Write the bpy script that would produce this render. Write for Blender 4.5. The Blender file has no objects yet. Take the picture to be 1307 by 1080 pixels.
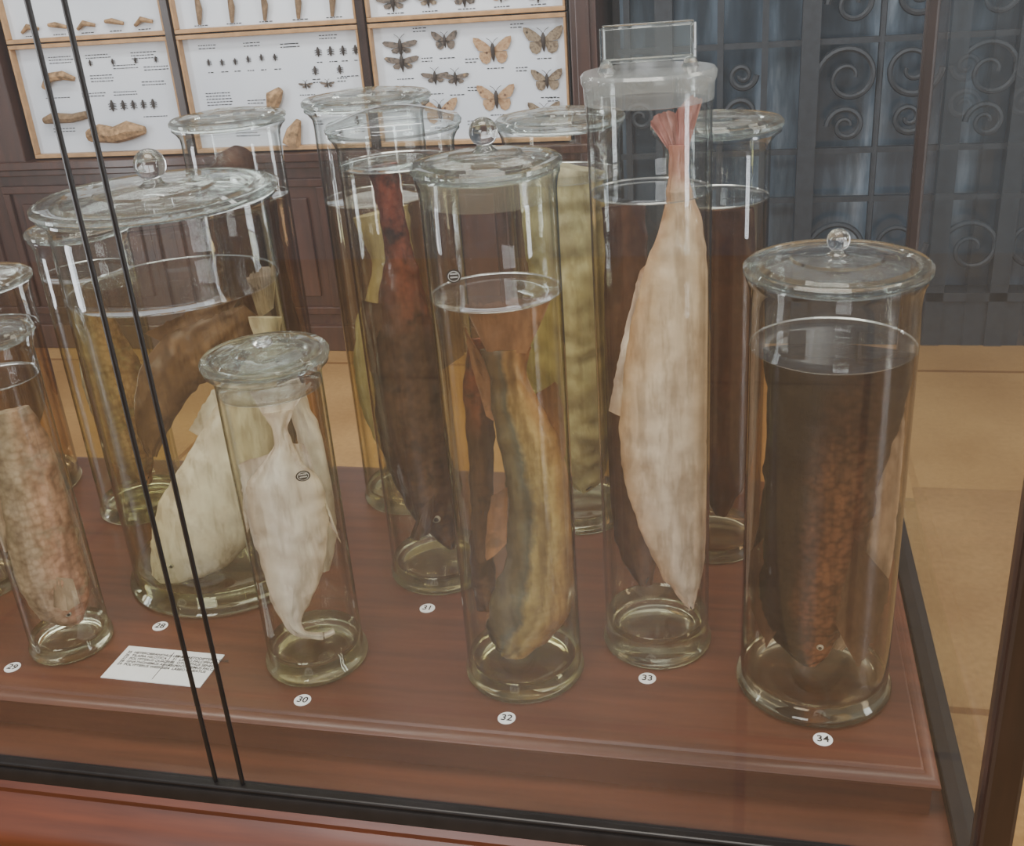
import bpy, bmesh, math, random
from mathutils import Vector, Matrix, noise
random.seed(7)
P = 0.60      # height of the display platform above the floor
scene = bpy.context.scene
COL = scene.collection

# ------------------------------------------------------------------ helpers
def link(ob, parent=None):
    COL.objects.link(ob)
    if parent: ob.parent = parent
    return ob
def empty(name, loc=(0,0,0)):
    e = bpy.data.objects.new(name, None); e.location = loc; e.empty_display_size = .02
    COL.objects.link(e); return e
def mesh_obj(name, verts, faces, mats, parent=None, loc=(0,0,0), fm=None, smooth=False, sharp=None):
    me = bpy.data.meshes.new(name); me.from_pydata(verts, [], faces)
    for m in (mats if isinstance(mats,(list,tuple)) else [mats]): me.materials.append(m)
    if fm:
        for p,i in zip(me.polygons, fm): p.material_index = i
    if smooth:
        for p in me.polygons: p.use_smooth = True
        if sharp: me.set_sharp_from_angle(angle=math.radians(sharp))
    me.update()
    ob = bpy.data.objects.new(name, me); ob.location = loc
    return link(ob, parent)
class MB:
    """mesh accumulator"""
    def __init__(s): s.v=[]; s.f=[]; s.m=[]
    def add(s, v, f, mi=0):
        o=len(s.v); s.v+= [tuple(a) for a in v]; s.f += [tuple(i+o for i in q) for q in f]; s.m += [mi]*len(f)
    def box(s, x0,x1,y0,y1,z0,z1, mi=0):
        v=[(x,y,z) for x in (x0,x1) for y in (y0,y1) for z in (z0,z1)]
        f=[(0,1,3,2),(4,6,7,5),(0,4,5,1),(2,3,7,6),(0,2,6,4),(1,5,7,3)]
        s.add(v,f,mi)
    def tube(s, pts, r, n=8, mi=0, closed=False):
        pts=[Vector(p) for p in pts]; N=len(pts); vs=[]
        for i,p in enumerate(pts):
            a=pts[max(i-1,0)]; b=pts[min(i+1,N-1)]; t=(b-a).normalized()
            up=Vector((0,1,0)) if abs(t.y)<.9 else Vector((1,0,0))
            u=t.cross(up).normalized(); w=t.cross(u).normalized()
            rr = r[i] if isinstance(r,(list,tuple)) else r
            for k in range(n):
                an=2*math.pi*k/n; vs.append(p+u*math.cos(an)*rr+w*math.sin(an)*rr)
        fs=[]
        for i in range(N-1):
            for k in range(n): fs.append((i*n+k,i*n+(k+1)%n,(i+1)*n+(k+1)%n,(i+1)*n+k))
        fs.append(tuple(range(n))[::-1]); fs.append(tuple((N-1)*n+k for k in range(n)))
        s.add(vs,fs,mi)
    def obj(s,name,mats,parent=None,loc=(0,0,0),smooth=False,sharp=35,bevel=0):
        ob=mesh_obj(name,s.v,s.f,mats,parent,loc,s.m,smooth,sharp)
        if bevel:
            b=ob.modifiers.new('bevel','BEVEL'); b.width=bevel; b.segments=2; b.limit_method='ANGLE'
        return ob
def lathe(name, prof, mats, parent=None, loc=(0,0,0), seg=72, mfun=None, sharp=40):
    v=[]; f=[]; m=[]; rings=[]
    for r,z in prof:
        if r<1e-6: rings.append([len(v)]); v.append((0,0,z))
        else:
            rings.append(list(range(len(v),len(v)+seg)))
            v += [(r*math.cos(2*math.pi*k/seg), r*math.sin(2*math.pi*k/seg), z) for k in range(seg)]
    for i in range(len(prof)-1):
        A,B=rings[i],rings[i+1]; zm=(prof[i][1]+prof[i+1][1])/2
        mi=mfun(zm) if mfun else 0
        for k in range(seg):
            k2=(k+1)%seg
            if len(A)==1 and len(B)==1: continue
            if len(A)==1: f.append((A[0],B[k2],B[k]))
            elif len(B)==1: f.append((A[k],A[k2],B[0]))
            else: f.append((A[k],A[k2],B[k2],B[k]))
            m.append(mi)
    return mesh_obj(name,v,f,mats,parent,loc,m,True,sharp)

# ------------------------------------------------------------------ materials
class NT:
    def __init__(s,name):
        s.mat=bpy.data.materials.new(name); s.mat.use_nodes=True
        s.nt=s.mat.node_tree; s.nt.nodes.clear()
        s.out=s.n('ShaderNodeOutputMaterial')
    def n(s,t,**k):
        nd=s.nt.nodes.new(t)
        for a,b in k.items(): setattr(nd,a,b)
        return nd
    def l(s,a,b): s.nt.links.new(a,b)
    def ramp(s,stops,fac=None,interp='LINEAR'):
        r=s.n('ShaderNodeValToRGB'); cr=r.color_ramp; cr.interpolation=interp
        while len(cr.elements)<len(stops): cr.elements.new(.5)
        for e,(p,c) in zip(cr.elements,stops):
            e.position=p; e.color=(c[0],c[1],c[2],1)
        if fac is not None: s.l(fac,r.inputs[0])
        return r.outputs[0]
    def noise(s,vec,scale,detail=4,rough=.55):
        n=s.n('ShaderNodeTexNoise'); n.inputs['Scale'].default_value=scale; n.inputs['Detail'].default_value=detail
        n.inputs['Roughness'].default_value=rough
        if vec is not None: s.l(vec,n.inputs['Vector'])
        return n.outputs['Fac']
    def math(s,op,a,b=0.,c=None):
        m=s.n('ShaderNodeMath',operation=op)
        for i,x in enumerate((a,b,c)):
            if x is None: continue
            if isinstance(x,(int,float)): m.inputs[i].default_value=x
            else: s.l(x,m.inputs[i])
        return m.outputs[0]
    def mapping(s,scale=(1,1,1),coord='Object'):
        tc=s.n('ShaderNodeTexCoord'); mp=s.n('ShaderNodeMapping'); mp.inputs['Scale'].default_value=scale
        s.l(tc.outputs[coord],mp.inputs['Vector']); return mp.outputs[0]
    def mix(s,kind,fac,a,b):
        m=s.n('ShaderNodeMixRGB',blend_type=kind)
        for i,x in zip((0,1,2),(fac,a,b)):
            if isinstance(x,(int,float)): m.inputs[i].default_value=x
            elif isinstance(x,tuple): m.inputs[i].default_value=(x[0],x[1],x[2],1)
            else: s.l(x,m.inputs[i])
        return m.outputs[0]
    def principled(s,color,rough=.5,metal=0,bump=None,bstr=.3,bdist=.002,coat=0,spec=.5):
        p=s.n('ShaderNodeBsdfPrincipled')
        if isinstance(color,tuple): p.inputs['Base Color'].default_value=(color[0],color[1],color[2],1)
        else: s.l(color,p.inputs['Base Color'])
        if isinstance(rough,(int,float)): p.inputs['Roughness'].default_value=rough
        else: s.l(rough,p.inputs['Roughness'])
        p.inputs['Metallic'].default_value=metal; p.inputs['Coat Weight'].default_value=coat
        p.inputs['Coat Roughness'].default_value=.12
        p.inputs['Specular IOR Level'].default_value=spec
        if bump is not None:
            b=s.n('ShaderNodeBump'); b.inputs['Strength'].default_value=bstr; b.inputs['Distance'].default_value=bdist
            s.l(bump,b.inputs['Height']); s.l(b.outputs[0],p.inputs['Normal'])
        s.l(p.outputs[0],s.out.inputs[0]); return s.mat

def m_plain(name,c,rough=.5,metal=0,ns=40,var=.25,coat=0):
    t=NT(name); v=t.mapping()
    nz=t.noise(v,ns)
    col=t.ramp([(.3,tuple(x*(1-var) for x in c)),(.7,tuple(min(1,x*(1+var)) for x in c))],nz)
    return t.principled(col,rough,metal,bump=nz,bstr=.08,coat=coat)
def m_wood(name,c1,c2,rough=.3,scale=(1.5,22,22),coat=.3):
    t=NT(name); v=t.mapping(scale)
    n1=t.noise(v,2.2,8,.6); 
    v2=t.mapping((2,4,4)); n2=t.noise(v2,1.6,3)
    c=t.ramp([(.28,c1),(.72,c2)],n1)
    c=t.mix('MULTIPLY',.6,c,t.ramp([(.3,(.6,.55,.5)),(.7,(1,1,1))],n2))
    r=t.math('MULTIPLY_ADD',n2,.25,rough-.1)
    return t.principled(c,r,bump=n1,bstr=.12,bdist=.001,coat=coat)
def m_shell(name,centre,edge,grough=.01,frost=0.,fcol=(.8,.82,.8),spec=.9,mid=None,base_refl=.045,rim=False):
    """thin glass / liquid-filled glass wall: absorbing transparency + reflective layer.
    rim=True gives the dark-light-dark edge lines of a thick curved wall."""
    t=NT(name)
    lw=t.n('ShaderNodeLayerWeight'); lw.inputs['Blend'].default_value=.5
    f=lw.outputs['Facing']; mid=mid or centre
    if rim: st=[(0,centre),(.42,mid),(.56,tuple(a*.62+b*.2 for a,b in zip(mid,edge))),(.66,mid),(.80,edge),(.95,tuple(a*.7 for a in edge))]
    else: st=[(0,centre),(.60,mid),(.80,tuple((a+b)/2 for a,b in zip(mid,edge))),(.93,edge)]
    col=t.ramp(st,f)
    tr=t.n('ShaderNodeBsdfTransparent'); t.l(col,tr.inputs[0])
    gl=t.n('ShaderNodeBsdfGlossy'); gl.inputs['Roughness'].default_value=grough; gl.inputs[0].default_value=(.98,.99,1,1)
    base=tr.outputs[0]
    if frost>0:
        df=t.n('ShaderNodeBsdfDiffuse'); df.inputs[0].default_value=(*fcol,1)
        tl=t.n('ShaderNodeBsdfTranslucent'); tl.inputs[0].default_value=(*fcol,1)
        a=t.n('ShaderNodeMixShader'); t.l(df.outputs[0],a.inputs[1]); t.l(tl.outputs[0],a.inputs[2])
        b=t.n('ShaderNodeMixShader'); b.inputs[0].default_value=frost
        t.l(base,b.inputs[1]); t.l(a.outputs[0],b.inputs[2]); base=b.outputs[0]
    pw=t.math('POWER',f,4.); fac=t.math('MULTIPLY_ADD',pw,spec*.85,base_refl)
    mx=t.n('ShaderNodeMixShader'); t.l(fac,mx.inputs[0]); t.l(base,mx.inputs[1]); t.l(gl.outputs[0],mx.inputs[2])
    t.l(mx.outputs[0],t.out.inputs[0]); return t.mat
def m_glass(name,c=(.9,.97,.92),rough=.0,tmix=.3,bump=0):
    t=NT(name); g=t.n('ShaderNodeBsdfGlass'); g.inputs[0].default_value=(*c,1); g.inputs['IOR'].default_value=1.47
    g.inputs['Roughness'].default_value=rough
    v=t.mapping(); nz=t.noise(v,25,2)
    b=t.n('ShaderNodeBump'); b.inputs['Strength'].default_value=bump; b.inputs['Distance'].default_value=.004
    t.l(nz,b.inputs['Height']); t.l(b.outputs[0],g.inputs['Normal'])
    tr=t.n('ShaderNodeBsdfTransparent'); tr.inputs[0].default_value=(*c,1)
    mx=t.n('ShaderNodeMixShader'); mx.inputs[0].default_value=tmix
    t.l(g.outputs[0],mx.inputs[1]); t.l(tr.outputs[0],mx.inputs[2]); t.l(mx.outputs[0],t.out.inputs[0]); return t.mat
def m_fish(name,side,along,nscale=60,namt=.25,scales=0.,rough=.40,bs=.55,blot=None,vein=.25,coat=.1,spec=.3,vs=115):
    t=NT(name)
    at=t.n('ShaderNodeAttribute',attribute_name='band'); sp=t.n('ShaderNodeSeparateColor'); t.l(at.outputs['Color'],sp.inputs[0])
    v=t.mapping((1,1,.45)); n1=t.noise(v,nscale,6,.62); v2=t.mapping(); n2=t.noise(v2,18,6,.65)
    s1=t.math('MULTIPLY_ADD',n2,.5,-.25); s1=t.math('ADD',s1,sp.outputs[0])
    c=t.ramp(side,s1)
    a1=t.math('MULTIPLY_ADD',n2,.2,-.10); a1=t.math('ADD',a1,sp.outputs[1])
    c=t.mix('MULTIPLY',1,c,t.ramp(along,a1))
    c=t.mix('MULTIPLY',1,c,t.ramp([(.3,(1-namt,1-namt*1.12,1-namt*1.25)),(.68,(1,1,1))],n1))
    # long wrinkles / folds of preserved skin
    vf=t.mapping((1,1,.16)); nf=t.noise(vf,75,4,.55)
    c=t.mix('MULTIPLY',vein,c,t.ramp([(.40,(.45,.38,.31)),(.52,(1,1,1))],nf))
    if blot: 
        c=t.mix('MIX',t.ramp([(.52,(0,0,0)),(.66,(.85,.85,.85))],t.noise(v2,34,5,.65)),c,blot)
    vo=t.n('ShaderNodeTexVoronoi'); vo.inputs['Scale'].default_value=vs
    vm=t.mapping((1,1,1.3)); t.l(vm,vo.inputs['Vector'])
    if scales>0:
        c=t.mix('MULTIPLY',scales,c,t.ramp([(.35,(1,1,1)),(.8,(.45,.38,.32))],vo.outputs['Distance']))
    h=t.math('MULTIPLY_ADD',vo.outputs['Distance'],-.18*scales,n1); h=t.math('MULTIPLY_ADD',nf,.7,h)
    return t.principled(c,rough,bump=h,bstr=bs,bdist=.0016,coat=coat,spec=spec)

M={}
M['mahog']=m_wood('mahogany_top',(.060,.018,.008),(.140,.043,.018),.42,coat=.1)
M['mahog_red']=m_wood('mahogany_plinth',(.075,.017,.006),(.165,.040,.013),.42,coat=.1)
M['cab']=m_wood('cabinet_wood',(.030,.011,.007),(.075,.027,.015),.35,scale=(20,20,1.6))
M['dark']=m_plain('dark_bronze',(.014,.011,.010),.4,.3)
M['darkwood']=m_wood('post_wood',(.018,.010,.008),(.040,.018,.012),.3,scale=(20,20,1.5))
M['iron']=m_plain('wrought_iron',(.020,.025,.032),.5,.1)
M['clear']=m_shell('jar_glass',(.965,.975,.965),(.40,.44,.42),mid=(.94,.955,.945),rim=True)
M['lid']=m_glass('lid_glass',(.94,.97,.955),tmix=.40,bump=.12)
M['plate']=m_shell('plate_glass',(.92,.95,.94),(.6,.66,.64),frost=.05)
M['frost']=m_shell('ground_glass',(.88,.89,.87),(.6,.62,.6),grough=.15,frost=.30,fcol=(.68,.70,.68))
M['frosty']=m_shell('ground_glass_yellowed',(.90,.87,.72),(.6,.55,.40),grough=.15,frost=.20,fcol=(.6,.57,.42))
M['menis']=m_shell('meniscus',(.8,.8,.77),(.5,.5,.47),grough=.05,frost=.35,fcol=(.75,.74,.70),base_refl=.2)
M['foot']=m_glass('thick_glass',(.97,.98,.90),tmix=.10)
M['knob']=m_glass('knob_glass',(.98,.985,.985),tmix=.05)
M['pane']=m_shell('hazed_pane_glass',(.975,.98,.978),(.75,.8,.8),spec=.5,frost=.030,fcol=(.70,.73,.76),base_refl=.06)  # frost here is haze painted into the pane, imitating washed-out reflections
M['white']=m_plain('card_white',(.78,.78,.76),.6,0,60,.04)
M['ink']=m_plain('ink_black',(.015,.015,.015),.6)
M['surf']=m_shell('liquid_surface',(.88,.88,.85),(.6,.6,.57),grough=.015,base_refl=.16)

# ------------------------------------------------------------------ room
t=NT('floor_stone'); v=t.mapping((1,1,1)); n1=t.noise(v,2.3,5); n2=t.noise(v,70,3)
c=t.ramp([(.3,(.28,.155,.055)),(.7,(.44,.27,.105))],n1); c=t.mix('MULTIPLY',.5,c,t.ramp([(.35,(.7,.65,.6)),(.65,(1,1,1))],n2))
br=t.n('ShaderNodeTexBrick'); br.inputs['Scale'].default_value=1.0; br.offset=0
br.inputs['Brick Width'].default_value=1.7; br.inputs['Row Height'].default_value=1.7; br.inputs['Mortar Size'].default_value=.01
br.inputs['Color1'].default_value=(1,1,1,1); br.inputs['Color2'].default_value=(.86,.82,.78,1); br.inputs['Mortar'].default_value=(.55,.45,.35,1)
t.l(v,br.inputs['Vector']); c=t.mix('MULTIPLY',1,c,br.outputs[0])
floor_mat=t.principled(c,.35,bump=n2,bstr=.03)
mb=MB(); mb.box(-4.2,3.6,-3.2,3.95,-.05,0); mb.obj('floor',floor_mat)
wallm=m_plain('wall_plaster_dark',(.09,.085,.09),.7,0,6,.2)
mb=MB(); mb.box(-4.2,3.6,3.95,4.05,0,3.6); mb.obj('wall_back',wallm)
wl=m_plain('wall_plaster',(.32,.29,.25),.8,0,5,.1)
mb=MB(); mb.box(-4.3,-4.2,-3.2,4.05,0,3.6); mb.obj('wall_left',wl)

# cabinet under the insect boxes (plane Y=3.55)
CY=3.55
cab=empty('wooden_cabinet',(0,0,0))
mb=MB()
mb.box(-3.6,-.50,CY,3.93,0.0,.72); mb.box(-3.62,-.48,CY-.05,3.93,.715,.745)
mb.box(-3.62,-.48,CY-.035,3.93,.69,.715); mb.box(-3.61,-.49,CY-.03,3.93,0,.10)
x=-3.5
while x<-.9:
    for (a,b_,c_,d_) in ((x,x+.62,.14,.17),(x,x+.62,.62,.65)): mb.box(a,b_,CY-.015,CY,c_,d_)
    mb.box(x,x+.03,CY-.015,CY,.17,.62); mb.box(x+.59,x+.62,CY-.015,CY,.17,.62)
    mb.box(x+.07,x+.55,CY-.012,CY,.21,.58)
    x+=.69
mb.box(-.585,-.50,CY-.03,3.93,0,2.6); mb.box(-.565,-.52,CY-.045,CY-.03,.1,2.5)
mb.box(-2.80,-2.66,CY-.03,3.93,.72,2.6)
mb.box(-3.6,-.5,3.80,3.93,.74,2.6)
mb.obj('carcass',M['cab'],cab,bevel=.004)

boxw=m_plain('insect_box_wood',(.40,.23,.10),.45,0,30,.2)
t=NT('insect_paper'); v=t.mapping(); paper=t.principled(t.ramp([(.3,(.56,.61,.68)),(.7,(.70,.745,.80))],t.noise(v,2,2)),.7)
def m_wing(name,a,b,c3):
    t=NT(name); v=t.mapping(); n=t.noise(v,55,4)
    vo=t.n('ShaderNodeTexVoronoi'); vo.inputs['Scale'].default_value=38; t.l(v,vo.inputs['Vector'])
    c=t.ramp([(.35,a),(.5,b),(.62,a)],n); c=t.mix('MIX',t.ramp([(.12,(1,1,1)),(.2,(0,0,0))],vo.outputs['Distance']),c,c3)
    return t.principled(c,.7)
wm=[m_wing('wing_tan',(.28,.16,.08),(.44,.29,.16),(.1,.05,.03)), m_wing('wing_brown',(.10,.07,.045),(.26,.20,.13),(.04,.03,.02)),
    m_wing('wing_dark',(.05,.045,.04),(.17,.13,.10),(.3,.2,.1)), m_plain('insect_body',(.03,.022,.018),.5),
    m_plain('bark_tan',(.30,.185,.09),.8,0,50,.6), m_plain('twig_brown',(.20,.13,.07),.8,0,60,.4), M['ink']]
def moth(mb,x,y,z,w,mi,style=0,rot=0):
    h=w/2
    if style==0: # broad
        fw=[(.05,.10),(.35,.38),(.72,.62),(.98,.66),(1.0,.48),(.88,.20),(.74,.02),(.40,-.06),(.08,-.02)]
        hw=[(.06,-.02),(.42,-.06),(.70,-.05),(.74,-.30),(.62,-.55),(.40,-.66),(.20,-.55),(.07,-.2)]
    else:        # hawkmoth
        fw=[(.04,.12),(.4,.22),(.85,.28),(1.0,.20),(.85,.02),(.5,-.10),(.08,-.05)]
        hw=[(.05,-.05),(.4,-.12),(.56,-.2),(.50,-.36),(.25,-.40),(.06,-.2)]
    for s in (1,-1):
        for k,po in enumerate((hw,fw)):
            c=(sum(p[0] for p in po)/len(po),sum(p[1] for p in po)/len(po))
            vs=[(x+s*h*c[0],y-.004-.003*k,z+h*c[1])]+[(x+s*h*p[0],y-.002-.003*k-.004*p[0],z+h*p[1]) for p in po]
            fs=[(0,i+1,(i+1)%len(po)+1) for i in range(len(po))]
            mb.add(vs,fs,mi)
    mb.tube([(x,y-.008,z+h*.34),(x,y-.010,z+h*.2),(x,y-.010,z),(x,y-.008,z-h*.3),(x,y-.006,z-h*.55)],[h*.05,h*.10,h*.11,h*.09,h*.02],8,3)
    for s in (1,-1): mb.tube([(x,y-.008,z+h*.33),(x+s*h*.14,y-.008,z+h*.5),(x+s*h*.3,y-.008,z+h*.6)],.0008,4,3)
def bug(mb,x,y,z,s):
    mb.tube([(x,y-.004,z+s*.5),(x,y-.005,z+s*.25),(x,y-.006,z),(x,y-.004,z-s*.5)],[s*.08,s*.16,s*.2,s*.04],6,3)
    for k in (-.2,.05,.25):
        mb.tube([(x-s*.4,y-.002,z+s*(k-.12)),(x,y-.004,z+s*k),(x+s*.4,y-.002,z+s*(k-.12))],s*.035,4,3)
def twig(mb,pts,rs,mi):
    mb.tube(pts,rs,8,mi)
def small_label(mb,x,y,z,w,rows=1):
    for r in range(rows):
        xx=x-w/2
        while xx<x+w/2:
            l=random.uniform(.004,.012); mb.box(xx,xx+l,y-.0015,y,z-r*.010,z-r*.010+.0028,6); xx+=l+.004
BY=CY+.02
def panel(x0,x1,z0,z1,fill):
    e=empty('insect_display_box')
    mb=MB(); mb.box(x0,x1,BY,BY+.01,z0,z1); mb.obj('backing',paper,e)
    w=.014; mb=MB()
    mb.box(x0,x1,BY-.03,BY,z0,z0+w); mb.box(x0,x1,BY-.03,BY,z1-w,z1); mb.box(x0,x0+w*.6,BY-.03,BY,z0+w,z1-w); mb.box(x1-w*.6,x1,BY-.03,BY,z0+w,z1-w)
    mb.obj('box_frame',boxw,e,bevel=.002)
    mb=MB(); fill(mb); mb.obj('pinned_insects',wm,e,smooth=True,sharp=40)
def fill_r(mb):
    for a in ((-1.165,1.075,.125,2,1),(-1.165,1.025,.125,2,1),(-1.01,1.085,.09,2,0),(-.85,1.045,.13,0,0),(-.68,1.068,.13,1,0),
              (-1.055,.972,.10,2,1),(-.985,.966,.10,2,1),(-.675,.945,.105,1,0),(-.85,.895,.13,0,0),(-1.05,.86,.13,0,0),(-.69,.84,.11,1,0),(-1.18,.92,.1,2,1)):
        moth(mb,a[0],BY,a[1],a[2],a[3],a[4]); small_label(mb,a[0],BY,a[1]-.058,.05,1)
    for x,z in ((-.76,.985),(-.93,1.02),(-1.08,1.03),(-.93,.93),(-.77,1.12),(-1.1,1.125),(-.66,.885),(-.94,.82)): small_label(mb,x,BY,z,.035,2)
def fill_m(mb):
    for i in range(6): bug(mb,-1.87+i*.05,BY,1.055+random.uniform(-.008,.008),.024); small_label(mb,-1.87+i*.05,BY,1.02,.02)
    for i in range(4): bug(mb,-1.46+i*.045,BY,1.07,.032); small_label(mb,-1.46+i*.045,BY,1.035,.02)
    for x in (-1.57,-1.55): small_label(mb,x,BY,1.1,.05,2)
    moth(mb,-1.52,BY,.965,.055,2,1); moth(mb,-1.44,BY,.965,.055,2,1)
    small_label(mb,-1.86,BY,.95,.09,5)
    for x,z,r in ((-1.87,1.11,2),(-1.70,1.11,2),(-1.42,1.12,2),(-1.36,.985,1),(-1.52,.93,1),(-1.44,.93,1),(-1.72,.92,2),(-1.88,.87,3),(-1.76,.81,2)): small_label(mb,x,BY,z,.06,r)
    twig(mb,[(-1.66,BY-.02,.88),(-1.64,BY-.02,.93),(-1.61,BY-.02,.955)],[.015,.03,.012],4)
    twig(mb,[(-1.60,BY-.02,.77),(-1.585,BY-.02,.81),(-1.56,BY-.02,.85)],[.035,.028,.01],4)
    for x,z in ((-1.37,.9),(-1.35,.84),(-1.5,.87),(-1.8,.84),(-1.42,.80),(-1.48,1.01),(-1.39,1.01)): bug(mb,x,BY,z,.03); small_label(mb,x,BY,z-.03,.03,2)
def fill_l(mb):
    twig(mb,[(-2.53,BY-.015,1.00),(-2.50,BY-.02,1.035),(-2.44,BY-.02,1.04),(-2.40,BY-.015,1.025)],[.012,.017,.016,.009],4)
    twig(mb,[(-2.56,BY-.02,.885),(-2.52,BY-.02,.893),(-2.44,BY-.02,.890),(-2.38,BY-.02,.90)],[.012,.02,.016,.014],5)
    twig(mb,[(-2.39,BY-.02,.825),(-2.34,BY-.02,.832),(-2.28,BY-.025,.825),(-2.22,BY-.025,.84),(-2.16,BY-.02,.838)],[.022,.034,.030,.034,.014],4)
    for x,s in ((-2.28,.04),(-2.235,.035),(-2.195,.033),(-2.155,.032),(-2.115,.035)): bug(mb,x,BY,.925,s)
    for x,z,r in ((-2.45,1.10,3),(-2.30,1.10,2),(-2.12,1.10,3),(-2.3,1.03,3),(-2.1,1.0,2),(-2.5,.96,1),(-2.12,.88,1),(-2.22,.97,2),(-2.2,1.06,2),(-2.35,.97,2),(-2.08,1.05,2),(-2.5,.85,2)): small_label(mb,x,BY,z,.09,r)
    for x in (-2.33,-2.24,-2.15,-2.07): bug(mb,x,BY,1.075,.022)
def fill_top(xa,xb,k):
    def f(mb):
        n=5; 
        for i in range(n):
            x=xa+.09+(xb-xa-.18)*i/(n-1)
            if k==2: moth(mb,x,BY,1.215,.10 if i%2 else .125,[2,1,2,0,1][i],1)
            elif k==1: twig(mb,[(x,BY-.01,1.18),(x+.01,BY-.015,1.23),(x+.005,BY-.01,1.30)],[.006,.012,.004],5)
            else: twig(mb,[(x-.03,BY-.01,1.19+.02*(i%2)),(x,BY-.015,1.21),(x+.04,BY-.01,1.20)],[.006,.010,.006],4)
            small_label(mb,x,BY,1.175,.05,1)
            moth(mb,x,BY,1.37,.11,i%3,0)
    return f
panel(-2.63,-2.0,.75,1.15,fill_l); panel(-1.965,-1.30,.75,1.15,fill_m); panel(-1.265,-.60,.75,1.15,fill_r)
panel(-2.63,-2.0,1.155,1.6,fill_top(-2.63,-2.0,0)); panel(-1.965,-1.30,1.155,1.6,fill_top(-1.965,-1.3,1)); panel(-1.265,-.60,1.155,1.6,fill_top(-1.265,-.6,2))
mb=MB()
for xx in (-1.995,-1.295): mb.box(xx,xx+.026,BY-.04,BY+.02,.745,2.5)
mb.box(-2.66,-.585,BY-.04,BY+.05,1.61,1.70)
mb.obj('stiles',M['darkwood'],cab)

# iron gate (dark glazed door with scrolls)
gate=empty('wrought_iron_gate')
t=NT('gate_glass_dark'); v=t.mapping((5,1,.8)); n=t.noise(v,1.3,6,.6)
c=t.ramp([(.30,(.018,.025,.034)),(.50,(.042,.058,.078)),(.60,(.085,.115,.15)),(.72,(.24,.29,.35))],n)  # paler blue streaks put reflections into the glazing colour
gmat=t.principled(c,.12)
G0=-.45
mb=MB(); mb.box(G0,3.5,3.72,3.76,0.0,2.6); mb.obj('glazing',gmat,gate)
mb=MB(); GY=3.66
mb.box(G0,3.5,GY-.02,3.72,0,.16); mb.box(G0,3.5,GY-.03,3.72,.16,.19)
for z in (.50,.66,1.0,1.32): mb.box(G0,3.5,GY-.008,GY+.01,z,z+.018)
for x in (G0+.03,-.12,.02,.98,1.12,1.5,1.9,2.4,2.9): mb.box(x-.010,x+.010,GY-.01,GY+.02,.19,2.5)
for k in (-.30,.16,.60,.80,1.35,2.1): mb.box(k-.028,k+.028,GY-.03,GY+.03,.0,2.5)
def scroll(cx,cz,R,s=1,flip=1,turns=1.5):
    pts=[];n=40
    for i in range(n):
        u=i/(n-1); a=u*turns*2*math.pi; r=R*(1-.80*u)
        pts.append((cx+s*r*math.cos(a),GY-.018,cz+flip*r*math.sin(a)))
    mb.tube(pts,[.0095*(1-.4*i/n)+.001 for i in range(n)],7)
for cx in (.28,.70,1.25,1.75,2.3,2.7,3.1):
    for cz,R in ((.90,.10),(1.12,.075),(.75,.06),(1.27,.08),(.34,.10)):
        scroll(cx,cz,R,-1,1); scroll(cx+.19,cz+.02,R*.9,1,-1)
    mb.tube([(cx+.095,GY,.2),(cx+.095,GY,2.4)],.010,8)
for cx in (-.38,-.2,-.05): scroll(cx,.80,.05,-1,1); scroll(cx,.92,.045,1,-1)
mb.obj('ironwork',M['iron'],gate,smooth=True,sharp=40)

# ------------------------------------------------------------------ display case
case=empty('glass_display_case')
XR=.186; YF=.850; YB=1.46; XL=-2.2
def sweep_profile(prof, name, mat, sx=.42):
    v=[];f=[]
    for o,z in prof:
        ox=o*sx if o>.006 else o
        v += [(XL,YF-o,z),(XR+ox,YF-o,z),(XR+ox,YB+ox,z),(XL,YB+ox,z)]
    for i in range(len(prof)-1):
        for k in range(3): f.append((i*4+k,i*4+k+1,(i+1)*4+k+1,(i+1)*4+k))
    return mesh_obj(name,v,f,mat,case,smooth=True,sharp=32)
mesh_obj('platform_top',[(XL,YF+.012,P),(XR-.012,YF+.012,P),(XR-.012,YB-.012,P),(XL,YB-.012,P)],[(0,1,2,3)],M['mahog'],case)
sweep_profile([(-.012,P),(-.010,P-.0005),(-.008,P-.003),(-.003,P-.003),(.002,P-.005),(.005,P-.009),(.004,P-.013),(0,P-.015),(-.002,P-.018),(-.002,P-.050)],'platform_moulding',M['mahog'])
zb=P-.050
sweep_profile([(-.03,zb),(.054,zb)],'ledge',M['mahog'])
sweep_profile([(.054,zb),(.054,zb+.005),(.074,zb+.005),(.076,zb),(.077,zb-.012)],'frame_sill',M['dark'])
mb=MB()
PX=XR+.028
mb.box(XL,XR+.03,.778,.790,zb,zb+.010); mb.box(XR+.014,XR+.038,.790,YB+.03,zb,zb+.014); mb.box(XL,XR+.03,YB+.018,YB+.03,zb,zb+.012)
mb.obj('frame_rail',M['dark'],case,bevel=.002)
sweep_profile([(.077,zb-.010),(.082,zb-.016),(.082,zb-.022),(.086,zb-.028),(.096,zb-.038),(.107,zb-.048),(.114,zb-.060),(.114,zb-.074),(.106,zb-.088),(.102,zb-.095),(.110,zb-.10),(.110,zb-.13),(.09,zb-.14),(.09,.13),(.11,.12),(.12,.10),(.12,0)],'plinth',M['mahog_red'])
mb=MB()
def post(x0,x1,y0,y1): mb.box(x0,x1,y0,y1,zb,P+1.15)
post(XR+.026,XR+.056,.776,.806); post(XR+.014,XR+.030,YB+.004,YB+.022)
mb.obj('corner_posts',M['darkwood'],case,bevel=.004)
mb=MB()
for x in (-.556,-.524): mb.tube([(x,.786,zb),(x,.786,P+1.15)],.0025,8)  # one pane joint; second rod added to stand for its reflection
mb.obj('pane_joint_and_double',M['dark'],case,smooth=True)
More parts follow.
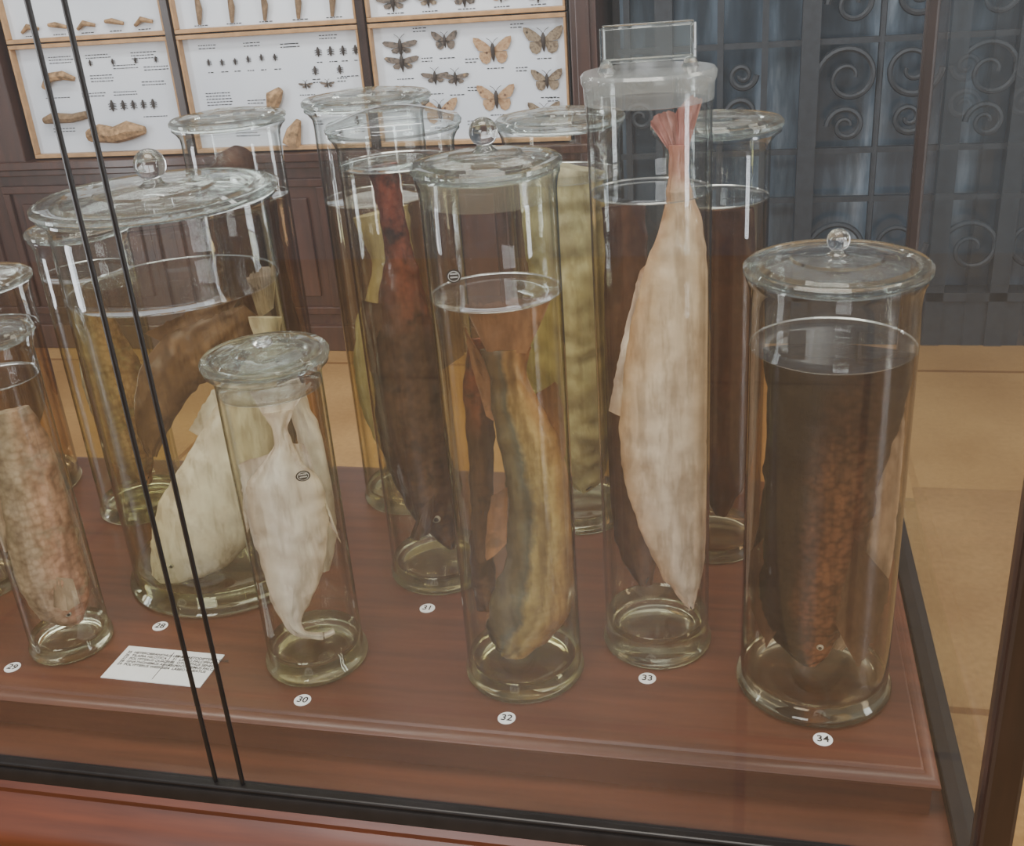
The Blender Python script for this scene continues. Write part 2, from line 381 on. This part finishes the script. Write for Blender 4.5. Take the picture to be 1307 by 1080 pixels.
mesh_obj('front_pane',[(XL,.786,zb+.01),(XR+.028,.786,zb+.01),(XR+.028,.786,P+1.15),(XL,.786,P+1.15)],[(0,1,2,3)],M['pane'],case)
mesh_obj('side_pane',[(PX,.80,zb+.01),(PX,YB+.01,zb+.01),(PX,YB+.01,P+1.15),(PX,.80,P+1.15)],[(0,1,2,3)],M['pane'],case)

# ------------------------------------------------------------------ jars
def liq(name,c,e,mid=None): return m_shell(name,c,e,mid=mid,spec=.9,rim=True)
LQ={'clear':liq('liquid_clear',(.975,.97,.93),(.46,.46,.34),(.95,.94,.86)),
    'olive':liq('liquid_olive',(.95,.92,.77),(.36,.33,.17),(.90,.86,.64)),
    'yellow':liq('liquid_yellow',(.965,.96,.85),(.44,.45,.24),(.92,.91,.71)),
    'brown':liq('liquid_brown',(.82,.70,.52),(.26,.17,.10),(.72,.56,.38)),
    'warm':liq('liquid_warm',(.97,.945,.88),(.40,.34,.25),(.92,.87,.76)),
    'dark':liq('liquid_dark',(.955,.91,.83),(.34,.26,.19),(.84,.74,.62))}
def jar(x,y,R,H,level,lq,Rf=None,Rl=None,lid='knob',collar=None,footh=.022,floorz=None,kb=.012):
    Rf=Rf or R*1.05; Rl=Rl or R*1.08
    e=empty('fish_specimen_jar',(x,y,P+.0006))
    fz=footh
    lathe('glass_foot',[(0,.004),(Rf*.55,.004),(Rf*.80,.001),(Rf*.9,0),(Rf*.98,.0015),(Rf,.005),(Rf*.985,.010),(R*.99,.015),(R*.985,fz*.9),(R*.95,fz),(R*.86,fz*.72),(R*.6,fz*.55),(0,fz*.62)],M['foot'],e,seg=64,sharp=60)
    top=H-.014
    prof=[(R*1.0,.014),(R,fz)]
    n=12
    for i in range(1,n+1): prof.append((R,fz+(level-fz)*i/n))
    for i in range(1,7): prof.append((R,level+(top-.03-level)*i/6))
    prof+=[(R*1.0,top-.022),(R*1.01,top-.014),(R*1.0+(Rl*.97-R)*.6,top-.006),(Rl*.97,top-.003),(Rl*.97,top),(R*.93,top+.001)]
    lathe('jar_wall',prof,[M['clear'],LQ[lq]],e,mfun=lambda z:1 if z<level else 0,seg=80)
    lathe('liquid_surface',[(0,level),(R*.6,level),(R*.95,level),(R*.985,level+.0008)],M['surf'],e,seg=64)
    lathe('meniscus_ring',[(R*.975,level+.0002),(R*.995,level+.0018)],M['menis'],e,seg=64)
    if collar:
        lathe('ground_collar',[(R*.96,top-.026),(R*.96,top-.002)],M[collar],e)
    if lid in('knob','flat','plain'):
        z=H-.012
        lathe('lid',[(0,z),(R*.82,z),(R*.84,z-.006),(R*.90,z-.006),(R*.92,z),(Rl*.96,z),(Rl,z+.002),(Rl,z+.006),(Rl*.96,z+.009),(Rl*.88,z+.0085),(Rl*.84,z+.0065),(Rl*.80,z+.010),(Rl*.5,z+.0125),(Rl*.48,z+.0150),(Rl*.22,z+.016),(0,z+.0165)],M['lid'],e,sharp=25)
        if lid=='knob':
            z+=.016; pr=[(0,z),(kb*.95,z),(kb*.6,z+kb*.25),(kb*.5,z+kb*.5)]
            for i in range(1,13):
                a=-math.pi/2+.55+(math.pi-.55)*i/12; pr.append((max(0,kb*math.cos(a)) if i<12 else 0,z+kb*1.3+kb*math.sin(a)))
            lathe('lid_knob',pr,M['knob'],e,seg=40,sharp=80)
        elif lid=='flat':
            lathe('lid_knob',[(0,z+.016),(.010,z+.0165),(.011,z+.021),(.007,z+.025),(0,z+.026)],M['knob'],e,seg=32,sharp=80)
    elif lid=='dome':
        z=H-.012; pr=[(Rl*.9,z),(Rl,z+.001),(Rl*1.01,z+.005),(Rl*.97,z+.009)]
        for i in range(1,9):
            a=i/8; pr.append((Rl*.92*(1-a)if i<8 else 0,z+.009+.016*math.sin(a*math.pi/2)))
        lathe('lid',pr,M['plate'],e,sharp=80)
    elif lid=='handle':
        z=H-.03
        lathe('lid',[(R*.95,z+.004),(R*1.02,z+.005),(R*1.03,z+.020),(R*1.06,z+.024),(R*1.07,z+.030),(R*1.03,z+.033),(R*.4,z+.034),(0,z+.034)],M['frost'],e,sharp=40)
        d=Vector((x,y)).normalized(); an=math.atan2(-d.x,d.y)*1.0+.06
        mb=MB(); zt=z+.034; w=.042; h=.038
        mb.box(-w,w,-.003,.003,zt+.006,zt+h)
        hb=mb.obj('lid_handle_plate',M['plate'],e); hb.rotation_euler=(0,0,an); mb=MB()
        mb.tube([(-w,0,zt+.006),(-w,0,zt+h*.5),(-w,0,zt+h)],.0028,8); mb.tube([(w,0,zt+.006),(w,0,zt+h*.5),(w,0,zt+h)],.0028,8); mb.tube([(-w,0,zt+h),(0,0,zt+h),(w,0,zt+h)],.0022,8); mb.tube([(-w,0,zt+.008),(0,0,zt+.008),(w,0,zt+.008)],.0022,8)
        for s in (-1,1): mb.tube([(s*w*.93,0,zt-.001),(s*w*.93,0,zt+.003),(s*w*.93,0,zt+.008)],[.009,.007,.004],10)
        hb=mb.obj('lid_handle',M['knob'],e,smooth=True,sharp=40); hb.rotation_euler=(0,0,an)
    return e

# ------------------------------------------------------------------ fish
def cr(p0,p1,p2,p3,t):
    return tuple(.5*((2*b)+(-a+c)*t+(2*a-5*b+4*c-d)*t*t+(-a+3*b-3*c+d)*t**3) for a,b,c,d in zip(p0,p1,p2,p3))
def fish(name,jx,jy,R,pts,th,dep,mat,finmat=None,fins=(),eye=None,gill=.80,eyemat=None,sub=11,mouth=True,wr=.0022,rot=0.,ridge=0.):
    n=math.hypot(jx,jy); er=Vector((jy/n,-jx/n,0)); ed=Vector((jx/n,jy/n,0))
    if rot:
        m=Matrix.Rotation(rot,3,'Z'); er=m@er; ed=m@ed
    st=[]; L=len(pts)
    for i in range(L-1):
        p=[pts[max(i-1,0)],pts[i],pts[i+1],pts[min(i+2,L-1)]]
        for k in range(sub): st.append(cr(*p,k/sub))
    st.append(pts[-1]); NS=len(st); SEG=40
    seed=jx*13+jy*7
    def clamp(w,d):
        r=math.hypot(w,d); m_=R-.0035
        return (w*m_/r,d*m_/r) if r>m_ else (w,d)
    V=[];F=[];B=[];MI=[]
    def P3(w,d,z):
        w,d=clamp(w,d); return tuple(er*w+ed*d+Vector((0,0,z)))
    for i,(w,z,hw) in enumerate(st):
        a=st[max(i-1,0)]; b=st[min(i+1,NS-1)]
        tx,tz=b[0]-a[0],b[1]-a[1]; q=math.hypot(tx,tz) or 1; nx,nz=-tz/q,tx/q
        if nx<0: nx,nz=-nx,-nz
        g=i/(NS-1); hw=max(hw,.0008)
        tf=th*(.35+.65*math.sin(min(1,.15+g*1.15)*math.pi*.62)) 
        for k in range(SEG):
            an=2*math.pi*k/SEG; c_=math.cos(an); s_=math.sin(an)
            sc=1+noise.noise(Vector((w*30+seed,z*30,an)))*.07
            if g>gill: sc*=.965
            elif g>gill-.035: sc*=1.03
            dd=hw*tf*s_*(abs(s_)**.25)*sc
            if ridge: dd+=(-1 if s_<0 else 1)*ridge*(math.exp(-(c_*7)**2)-.6*math.exp(-((abs(c_)-.55)*6)**2))*min(1,hw/.03)
            dd+=noise.noise(Vector((c_*2+seed,z*55,w*55)))*wr+noise.noise(Vector((c_*7+seed,z*40,3)))*wr*.6
            o=hw*c_*sc+(noise.noise(Vector((z*70,seed,c_)))*.0022 if abs(c_)>.6 else 0)
            V.append(P3(w+nx*o,dep+dd,max(z+nz*o,.017))); B.append((c_*.5+.5,g,0,1))
    for i in range(NS-1):
        for k in range(SEG):
            k2=(k+1)%SEG; F.append((i*SEG+k,i*SEG+k2,(i+1)*SEG+k2,(i+1)*SEG+k)); MI.append(0)
    F.append(tuple(range(SEG))); MI.append(0); F.append(tuple((NS-1)*SEG+k for k in range(SEG))[::-1]); MI.append(0)
    # fins: (base_start, base_end, tip_start, tip_end, rays, depth, bulge)
    for fn in fins:
        (b0,b1,t0,t1,nr,fd)=fn[:6]; bul=fn[6] if len(fn)>6 else .15
        fmi=fn[7] if len(fn)>7 else 1
        nr*=2; nv=8; o=len(V)
        for i in range(nr+1):
            u=i/nr
            bx=b0[0]+(b1[0]-b0[0])*u; bz=b0[1]+(b1[1]-b0[1])*u
            tx=t0[0]+(t1[0]-t0[0])*u; tz=t0[1]+(t1[1]-t0[1])*u
            ex=1+bul*math.sin(u*math.pi)+(.03 if i%2 else 0)+random.uniform(-.05,.02)
            for j in range(nv+1):
                q=j/nv*ex
                V.append(P3(bx+(tx-bx)*q,fd+(.0006 if i%2 else -.0006)*min(1,q*2)+noise.noise(Vector((u*3,q*2,seed)))*.008*q,max(.017,bz+(tz-bz)*q)))
                B.append((u,min(1,q),1,1))
        for i in range(nr):
            for j in range(nv):
                a=o+i*(nv+1)+j; F.append((a,a+1,a+nv+2,a+nv+1)); MI.append(fmi)
    if eye:
        w,z,r=eye; i=min(range(NS),key=lambda k:abs(st[k][1]-z)+abs(st[k][0]-w)*.2); hw=st[i][2]
        q=max(0,1-((w-st[i][0])/max(hw,.001))**2)**.5
        d=dep-hw*th*q*.92
        for (rr,mi,off) in ((r,2,0),(r*.55,3,-r*.33)):
            o=len(V)
            for a in range(7):
                for k in range(14):
                    la=-math.pi/2+math.pi*a/6; lo=2*math.pi*k/14
                    V.append(P3(w+rr*math.cos(la)*math.cos(lo),d+off+rr*.5*math.sin(la),z+rr*math.cos(la)*math.sin(lo))); B.append((.5,.5,0,1))
            for a in range(6):
                for k in range(14): F.append((o+a*14+k,o+a*14+(k+1)%14,o+(a+1)*14+(k+1)%14,o+(a+1)*14+k)); MI.append(mi)
    if mouth:
        w,z,_=st[-1]; i=int(NS*.93); w2,z2,h2=st[i]; mbm=MB()
        p=[er*(w-h2*.1)+ed*(dep-.002)+Vector((0,0,max(.018,z+.001))), er*((w+w2)/2+h2*.1)+ed*(dep-h2*th*.7)+Vector((0,0,(z+z2)/2+.001)), er*(w2+h2*.45)+ed*(dep-h2*th*.8)+Vector((0,0,z2+.002))]
        mbm.tube(p,.0009,6); o=len(V); V+=mbm.v; B+=[(.5,.5,0,1)]*len(mbm.v); F+=[tuple(i+o for i in q) for q in mbm.f]; MI+=[3]*len(mbm.f)
    ob=mesh_obj(name,V,F,[mat,finmat or mat,M['eye'],M['ink']],None,(jx,jy,P),MI,True,60)
    at=ob.data.color_attributes.new('band','FLOAT_COLOR','POINT')
    for i,b in enumerate(B): at.data[i].color=b
    return ob
def tag(jx,jy,w,d,z,rx=.008,rz=.0065):
    """small oval museum tag pinned in front of a specimen"""
    n=math.hypot(jx,jy); er=Vector((jy/n,-jx/n,0)); ed=Vector((jx/n,jy/n,0)); mb=MB()
    for (s,off,mi) in ((1,0,0),(.78,-.0004,1),(.70,-.0006,0)):
        c=er*w+ed*(d+off)+Vector((0,0,z)); vs=[c]+[c+er*(rx*s*math.cos(a*math.pi/12))+Vector((0,0,rz*s*math.sin(a*math.pi/12))) for a in range(24)]
        mb.add(vs,[(0,i+1,(i+1)%24+1) for i in range(24)],mi)
    for k in (-.25,.25):
        for q in range(-3,3):
            c=er*(w+q*rx*.17+.0004)+ed*(d-.0009)+Vector((0,0,z+k*rz)); mb.add([c,c+er*rx*.11,c+er*rx*.11+Vector((0,0,rz*.25)),c+Vector((0,0,rz*.25))],[(0,1,2,3)],1)
    return mb.obj('museum_tag',[M['ink'],M['white']],None,(jx,jy,P))
M['eye']=m_plain('fish_eye',(.42,.40,.34),.2)
W3=[(0,(1,1,1)),(1,(1,1,1))]
F={}
F['ivory']=m_fish('fish_ivory',[(0,(.66,.57,.48)),(.35,(.88,.84,.77)),(.75,(.84,.78,.70)),(1,(.66,.55,.44))],[(0,(.94,.88,.8)),(.5,(1,1,1)),(1,(.95,.92,.88))],40,.25,blot=(.66,.58,.50),vein=.45)
F['white33']=m_fish('fish_white',[(0,(.64,.45,.30)),(.2,(.76,.64,.50)),(.45,(.88,.82,.73)),(.75,(.86,.79,.70)),(1,(.72,.60,.48))],[(0,(.58,.27,.22)),(.10,(.64,.38,.30)),(.20,(.84,.68,.53)),(.36,(.94,.86,.76)),(.55,(1,.98,.96)),(.8,(.98,.96,1)),(1,(.94,.90,.98))],45,.22,scales=.1,vein=.45)
F['pink']=m_fish('fin_pink',[(0,(.44,.18,.15)),(1,(.50,.24,.19))],W3,80,.35)
F['dark34']=m_fish('fish_dark_brown',[(0,(.012,.007,.005)),(.38,(.022,.012,.008)),(.50,(.12,.050,.024)),(.62,(.21,.095,.048)),(.8,(.16,.072,.038)),(1,(.06,.03,.018))],[(0,(.16,.15,.15)),(.20,(.30,.28,.27)),(.38,(.9,.85,.8)),(.75,(1.1,1,1)),(.9,(2.2,1.9,1.8)),(1,(2.2,2.0,2.0))],50,.5,scales=1,rough=.45,bs=.5,vein=.7,coat=0,spec=.15,vs=130)
F['finbrown']=m_fish('fin_brown',[(0,(.07,.034,.019)),(1,(.13,.072,.042))],W3,90,.5)
F['finpale']=m_fish('fin_pale',[(0,(.36,.27,.19)),(1,(.46,.36,.26))],W3,90,.4)
F['stripe32']=m_fish('fish_striped',[(0,(.05,.040,.026)),(.20,(.14,.125,.085)),(.32,(.10,.125,.135)),(.42,(.42,.35,.19)),(.55,(.33,.26,.14)),(.64,(.56,.46,.27)),(.8,(.46,.31,.16)),(1,(.36,.20,.11))],[(0,(.7,.46,.38)),(.2,(1.1,.96,.78)),(.4,(1,1,1)),(1,(.8,.75,.66))],45,.4,scales=.25,vein=.65)
F['tail32']=m_fish('fin_reddish',[(0,(.18,.08,.042)),(1,(.32,.155,.085))],W3,80,.5,blot=(.10,.05,.028))
F['mottle31']=m_fish('fish_mottled',[(0,(.045,.023,.014)),(.5,(.13,.066,.038)),(1,(.065,.035,.021))],[(0,(2.6,1.2,1.0)),(.25,(1.6,.9,.8)),(.36,(.8,.8,.8)),(.5,(1,1,1)),(1,(1.3,1.3,1.3))],60,.5,blot=(.016,.010,.007),scales=.5,rough=.4,bs=.5,vein=.5,spec=.2,coat=0)
F['yellow']=m_fish('fish_yellowed',[(0,(.36,.31,.17)),(.5,(.56,.50,.32)),(1,(.40,.34,.20))],W3,30,.4,blot=(.36,.30,.16),vein=.4)
F['orange']=m_fish('fish_orange_brown',[(0,(.17,.085,.038)),(.5,(.26,.14,.065)),(1,(.19,.10,.048))],W3,40,.5,blot=(.12,.06,.03),vein=.6)
F['redbrown']=m_fish('fish_red_brown',[(0,(.055,.024,.013)),(.5,(.12,.05,.026)),(1,(.07,.028,.016))],W3,50,.5,scales=.3,bs=.4,spec=.2,coat=0)
F['pinktan']=m_fish('fish_pink_tan',[(0,(.26,.21,.14)),(.3,(.56,.44,.34)),(.6,(.66,.40,.29)),(1,(.50,.27,.19))],[(0,(.8,.84,.7)),(.6,(1,1,1)),(1,(1.15,.95,.92))],60,.5,scales=.6,blot=(.34,.27,.19),vein=.5)
F['salmon']=m_fish('fish_salmon',[(0,(.48,.21,.11)),(1,(.64,.29,.16))],W3,50,.4)

# --- jar 34
jar(.0754,.986,.078,.480,.395,'dark',Rf=.083,Rl=.085,lid='knob',kb=.0105)
fish('preserved_fish',.0754,.986,.078,[(.006,.390,.070),(.006,.36,.069),(.004,.32,.062),(-.002,.27,.057),(-.008,.21,.056),(-.012,.15,.056),(-.014,.10,.050),(-.010,.06,.036),(-.006,.035,.022),(-.004,.020,.007)],.50,.0,F['dark34'],F['finbrown'],
     fins=[((-.045,.20),(-.03,.09),(-.075,.16),(-.050,.045),9,-.012),((.030,.20),(.02,.09),(.070,.15),(.046,.035),9,-.018,.1,1)],eye=(.006,.055,.004),gill=.8,wr=.003)
fish('preserved_fish',.0754,.986,.078,[(.060,.34,.010),(.056,.27,.018),(.050,.20,.024),(.044,.13,.026),(.036,.075,.018),(.024,.035,.006)],.25,.014,F['finpale'],mouth=False,gill=1.1)
# --- jar 33
jar(-.1005,1.043,.060,.645,.533,'warm',Rf=.0635,Rl=.0625,lid='handle',footh=.040)
fish('preserved_fish',-.1005,1.043,.060,[(.028,.578,.010),(.027,.555,.0095),(.028,.535,.012),(.030,.50,.021),(.025,.455,.031),(.016,.37,.043),(.011,.30,.046),(.011,.24,.046),(.020,.155,.037),(.030,.095,.023),(.037,.060,.009),(.040,.047,.004)],.30,-.006,F['white33'],F['pink'],
     fins=[((.019,.572),(.030,.566),(.001,.598),(.026,.606),6,-.004,.22),((.026,.566),(.036,.572),(.025,.608),(.050,.618),6,-.004,.2),((.006,.47),(-.030,.29),(-.012,.455),(-.048,.30),16,-.004,.10,0)],gill=.84,wr=.0032,ridge=.0016)
fish('preserved_fish',-.1005,1.043,.060,[(-.03,.515,.024),(-.026,.46,.022),(-.03,.38,.028),(-.03,.28,.030),(-.025,.18,.030),(-.020,.10,.022),(-.012,.055,.008)],.4,.030,F['redbrown'],F['finbrown'])
# --- jar 32
jar(-.2462,.970,.0655,.5865,.453,'olive',Rf=.0685,Rl=.0715,lid='knob',collar='frosty',kb=.0135,footh=.026)
fish('preserved_fish',-.2462,.970,.0655,[(.006,.395,.026),(.006,.363,.019),(.012,.325,.026),(.021,.287,.031),(.029,.22,.034),(.026,.144,.040),(.010,.085,.045),(-.008,.05,.037),(-.018,.03,.025),(-.026,.022,.010)],.5,.0,F['stripe32'],F['tail32'],
     fins=[((-.014,.395),(.026,.390),(-.032,.445),(.056,.450),14,-.006,.0),((-.012,.37),(-.004,.31),(-.034,.42),(-.020,.32),7,.004),((.028,.34),(.045,.26),(.054,.355),(.060,.27),6,.0),((-.004,.24),(-.010,.17),(-.022,.23),(-.034,.15),6,-.004)],gill=.8,wr=.0035,ridge=.001)
fish('preserved_fish',-.2462,.970,.0655,[(-.020,.40,.012),(-.026,.34,.016),(-.030,.27,.014),(-.034,.20,.012),(-.04,.13,.014),(-.038,.07,.012)],.4,.02,F['mottle31'],mouth=False,gill=1.1)
tag(-.2462,.970,-.038,-.045,.487,.007,.0065)
# --- jar 30
jar(-.5002,.9605,.0565,.3946,.352,'clear',Rf=.0615,Rl=.068,lid='flat',footh=.030)
fish('preserved_fish',-.5002,.9605,.0565,[(.004,.325,.016),(.003,.30,.008),(.003,.280,.012),(-.001,.262,.022),(-.004,.240,.040),(-.006,.21,.044),(-.006,.17,.041),(-.010,.13,.035),(-.018,.09,.024),(-.022,.06,.011),(-.014,.040,.006),(.008,.030,.005),(.024,.033,.003)],.30,-.004,F['ivory'],F['ivory'],
     fins=[((-.012,.322),(.018,.322),(-.022,.352),(.044,.352),12,-.004,.0),((-.008,.278),(-.044,.20),(-.046,.272),(-.0545,.185),12,-.004,.0),((.010,.285),(.036,.18),(.026,.280),(.048,.15),12,-.002,.05)],mouth=False,gill=1.1,wr=.003,ridge=.0028)
fish('preserved_fish',-.5002,.9605,.0565,[(.020,.345,.012),(.030,.30,.012),(.036,.25,.016),(.038,.20,.018),(.034,.15,.014),(.024,.10,.007)],.4,.026,F['ivory'],mouth=False)
tag(-.5002,.9605,.018,-.022,.252)
# --- jar 28
jar(-.7029,1.150,.130,.526,.4065,'yellow',Rf=.138,Rl=.145,lid='knob',kb=.019,footh=.03)
fish('preserved_fish',-.7029,1.150,.130,[(.100,.36,.022),(.092,.32,.015),(.070,.27,.030),(.038,.20,.050),(.0,.13,.064),(-.032,.085,.064),(-.062,.055,.048),(-.088,.035,.026),(-.10,.028,.010)],.42,-.045,F['ivory'],F['finpale'],
     fins=[((.092,.355),(.112,.365),(.085,.41),(.124,.42),10,-.03,.05),((.01,.20),(.06,.28),(-.02,.23),(.045,.30),9,-.045,.1,0)],eye=(-.078,.052,.004),gill=.8)
fish('preserved_fish',-.7029,1.150,.130,[(.09,.34,.016),(.07,.325,.026),(.03,.305,.036),(-.02,.28,.040),(-.05,.24,.032),(-.07,.19,.018),(-.075,.16,.006)],.4,.055,F['orange'],F['orange'],fins=[((-.02,.31),(.06,.34),(-.05,.335),(.08,.365),10,.055)],mouth=False,wr=.005)
# --- jar 31
jar(-.4005,1.168,.067,.596,.545,'warm',Rf=.070,Rl=.077,lid='dome',footh=.026)
fish('preserved_fish',-.4005,1.168,.067,[(-.017,.545,.018),(-.014,.50,.015),(-.010,.44,.017),(-.013,.38,.030),(-.016,.335,.040),(-.018,.28,.042),(-.020,.23,.043),(-.016,.17,.042),(-.006,.11,.034),(.004,.07,.024),(.012,.04,.012),(.014,.028,.005)],.55,0,F['mottle31'],F['finbrown'],
     fins=[((-.03,.38),(-.045,.29),(-.060,.39),(-.063,.30),9,-.01),((.02,.38),(.022,.28),(.045,.40),(.056,.30),8,.01),((.0,.13),(-.02,.11),(-.01,.075),(-.04,.07),6,-.03)],eye=(-.002,.085,.0065),gill=.78,wr=.0032)
# --- back row
jar(-.5047,1.375,.073,.598,.46,'olive',Rf=.076,Rl=.086,lid='plain')
fish('preserved_fish',-.5047,1.375,.073,[(.0,.44,.04),(.01,.36,.03),(.0,.27,.055),(-.01,.17,.055),(0,.08,.04),(0,.03,.01)],.5,0,F['yellow'])
jar(-.2415,1.345,.074,.567,.49,'yellow',Rf=.080,Rl=.082,lid='plain')
fish('preserved_fish',-.2415,1.345,.074,[(.01,.50,.045),(.0,.44,.055),(.01,.36,.062),(-.005,.28,.064),(.005,.19,.06),(0,.11,.055),(.01,.06,.035),(.01,.03,.01)],.7,0,F['yellow'],wr=.007)
jar(-.045,1.273,.062,.566,.473,'brown',Rf=.064,Rl=.076,lid='plain')
fish('preserved_fish',-.045,1.273,.062,[(.0,.46,.045),(.0,.38,.05),(.005,.28,.052),(.01,.18,.045),(.01,.10,.035),(.012,.04,.008)],.5,0,F['redbrown'])
jar(-.713,1.385,.068,.5785,.4625,'brown',Rf=.070,Rl=.080,lid='plain')
fish('preserved_fish',-.713,1.385,.068,[(-.01,.53,.012),(-.005,.515,.03),(-.005,.49,.034),(0,.45,.045),(0,.36,.045),(.0,.2,.05),(0,.05,.01)],.5,0,F['redbrown'])
jar(-.9245,1.298,.064,.451,.38,'yellow',Rf=.068,Rl=.072,lid='plain')
fish('preserved_fish',-.9245,1.298,.064,[(-.02,.37,.02),(-.01,.30,.03),(0,.2,.045),(0,.1,.035),(.01,.035,.008)],.5,0,F['pinktan'])
jar(-1.17,1.34,.088,.36,.27,'brown',Rf=.09,Rl=.096,lid='plain')
fish('preserved_fish',-1.17,1.34,.088,[(.0,.26,.05),(.01,.2,.06),(0,.12,.055),(.01,.04,.01)],.5,0,F['orange'])
jar(-.828,.9505,.048,.42,.36,'clear',Rf=.051,Rl=.054,lid='flat')
fish('preserved_fish',-.828,.9505,.048,[(.004,.32,.022),(.006,.27,.032),(.004,.2,.036),(.0,.14,.039),(.0,.08,.038),(.006,.045,.026),(.012,.026,.008)],.6,0,F['pinktan'],F['finpale'],eye=(.004,.05,.004),
     fins=[((.0,.11),(.02,.10),(-.01,.07),(.02,.065),6,-.024),((-.03,.24),(-.034,.15),(-.043,.25),(-.044,.15),8,0)],wr=.003)
jar(-1.0455,1.062,.058,.33,.30,'warm',Rf=.061,Rl=.064,lid='flat')
fish('preserved_fish',-1.0455,1.062,.058,[(.0,.26,.02),(.01,.2,.04),(.01,.12,.044),(.0,.05,.03),(0,.03,.01)],.6,0,F['salmon'])

# ------------------------------------------------------------------ labels
def text(parent,name,body,loc,size,rot=0,align='CENTER'):
    cu=bpy.data.curves.new(name,'FONT'); cu.body=body; cu.size=size; cu.align_x=align; cu.align_y='CENTER' if align=='CENTER' else 'TOP'
    cu.extrude=.0001; cu.offset=size*.012; cu.materials.append(M['ink'])
    ob=bpy.data.objects.new(name,cu); ob.location=loc; ob.rotation_euler=(0,0,rot); link(ob,parent)
for num,x,y in (('28',-.730,.995),('29',-.874,.893),('30',-.487,.880),('31',-.395,1.072),('32',-.249,.880),('33',-.105,.966),('34',.082,.890)):
    e=empty('number_label',(x,y,P+.0003))
    lathe('disc',[(0,0),(.0098,0),(.0098,.0006),(0,.0007)],M['white'],e,seg=36)
    text(e,'numeral',num,(0,0,.0009),.0130)
e=empty('species_list_card',(-.683,.918,P+.0003)); e.rotation_euler=(0,0,-.02)
mb=MB(); mb.box(-.066,.066,-.031,.031,0,.0012); mb.obj('card',M['white'],e)
text(e,'list_left','25  HETEROBRANCHUS LONG.\n26  TILAPIA NILOTICA\n27  POLYPTERUS QUADRIF.\n28  GNATHONEMUS ANGOL.\n29  POLYPTERUS WEEKSII',(-.060,.022,.0014),.0058,align='LEFT')
text(e,'list_right','30  CHAETODIPTERUS GOR.\n31  LABEO FALCIPINNIS\n32  OTOLITHUS SENEGAL.\n33  PENTANEMUS FALCIG.\n34  LABEO LINEATUS',(.005,.022,.0014),.0058,align='LEFT')
mb=MB(); mb.box(-.0003,.0005,-.026,.026,.0012,.0014); mb.obj('divider_line',M['ink'],e)

# ------------------------------------------------------------------ lights and world
def area(name,loc,target,sx,sy,power,color=(1,1,1)):
    l=bpy.data.lights.new(name,'AREA'); l.shape='RECTANGLE'; l.size=sx; l.size_y=sy; l.energy=power; l.color=color
    o=bpy.data.objects.new(name,l); o.location=loc
    o.rotation_euler=(Vector(target)-Vector(loc)).to_track_quat('-Z','Y').to_euler(); COL.objects.link(o)
# tall hall windows (daylight), ceiling lamps, and an added fill on the insect boxes
area('window_light_left',(-4.0,.6,1.35),(-.4,1.1,1.35),.7,2.5,75,(.93,.96,1))
area('window_light_rear',(-1.2,-3.0,2.25),(-.4,1.1,.9),1.6,1.3,95,(.98,.98,1))
area('window_light_right',(3.3,.2,1.35),(0,1.1,1.35),.6,2.5,85,(.93,.96,1))
area('ceiling_lamp',(-.3,.6,3.2),(-.4,1.15,.6),1.6,1.0,70,(1,.95,.86))
area('cabinet_fill',(-1.5,2.5,2.7),(-1.5,3.5,.9),2.2,.3,32,(1,.99,.97))  # added fill that brightens the insect boxes, not an actual fixture
area('hall_lamp',(1.6,2.0,3.1),(1.2,2.2,0),1.0,1.0,26,(1,.92,.78))
w=bpy.data.worlds.new('museum_ambient'); scene.world=w; w.use_nodes=True; nt=w.node_tree; nt.nodes.clear()
o=nt.nodes.new('ShaderNodeOutputWorld'); bg=nt.nodes.new('ShaderNodeBackground'); tc=nt.nodes.new('ShaderNodeTexCoord'); sp=nt.nodes.new('ShaderNodeSeparateXYZ'); rp=nt.nodes.new('ShaderNodeValToRGB')
rp.color_ramp.elements[0].position=.0; rp.color_ramp.elements[0].color=(.35,.34,.33,1)
rp.color_ramp.elements[1].position=.8; rp.color_ramp.elements[1].color=(.80,.81,.84,1)
nt.links.new(tc.outputs['Generated'],sp.inputs[0]); nt.links.new(sp.outputs[2],rp.inputs[0]); nt.links.new(rp.outputs[0],bg.inputs[0]); bg.inputs[1].default_value=.88
nt.links.new(bg.outputs[0],o.inputs[0])

# ------------------------------------------------------------------ camera
f=1350.; p=math.radians(24.45); hd=math.radians(13.9); rl=math.radians(4.39)
h=Vector((-math.sin(hd),math.cos(hd),0)); R0=Vector((math.cos(hd),math.sin(hd),0)); Z=Vector((0,0,1))
Fw=h*math.cos(p)-Z*math.sin(p); U0=h*math.sin(p)+Z*math.cos(p)
r=R0*math.cos(rl)-U0*math.sin(rl); u=R0*math.sin(rl)+U0*math.cos(rl)
cam=bpy.data.cameras.new('camera'); cam.sensor_fit='HORIZONTAL'; cam.sensor_width=36; cam.lens=f/1307*36; cam.clip_start=.02
co=bpy.data.objects.new('camera',cam); COL.objects.link(co)
m=Matrix.Identity(4)
for i in range(3): m[i][0]=r[i]; m[i][1]=u[i]; m[i][2]=-Fw[i]
m.translation=Vector((0,0,P+.767)); co.matrix_world=m
scene.camera=co
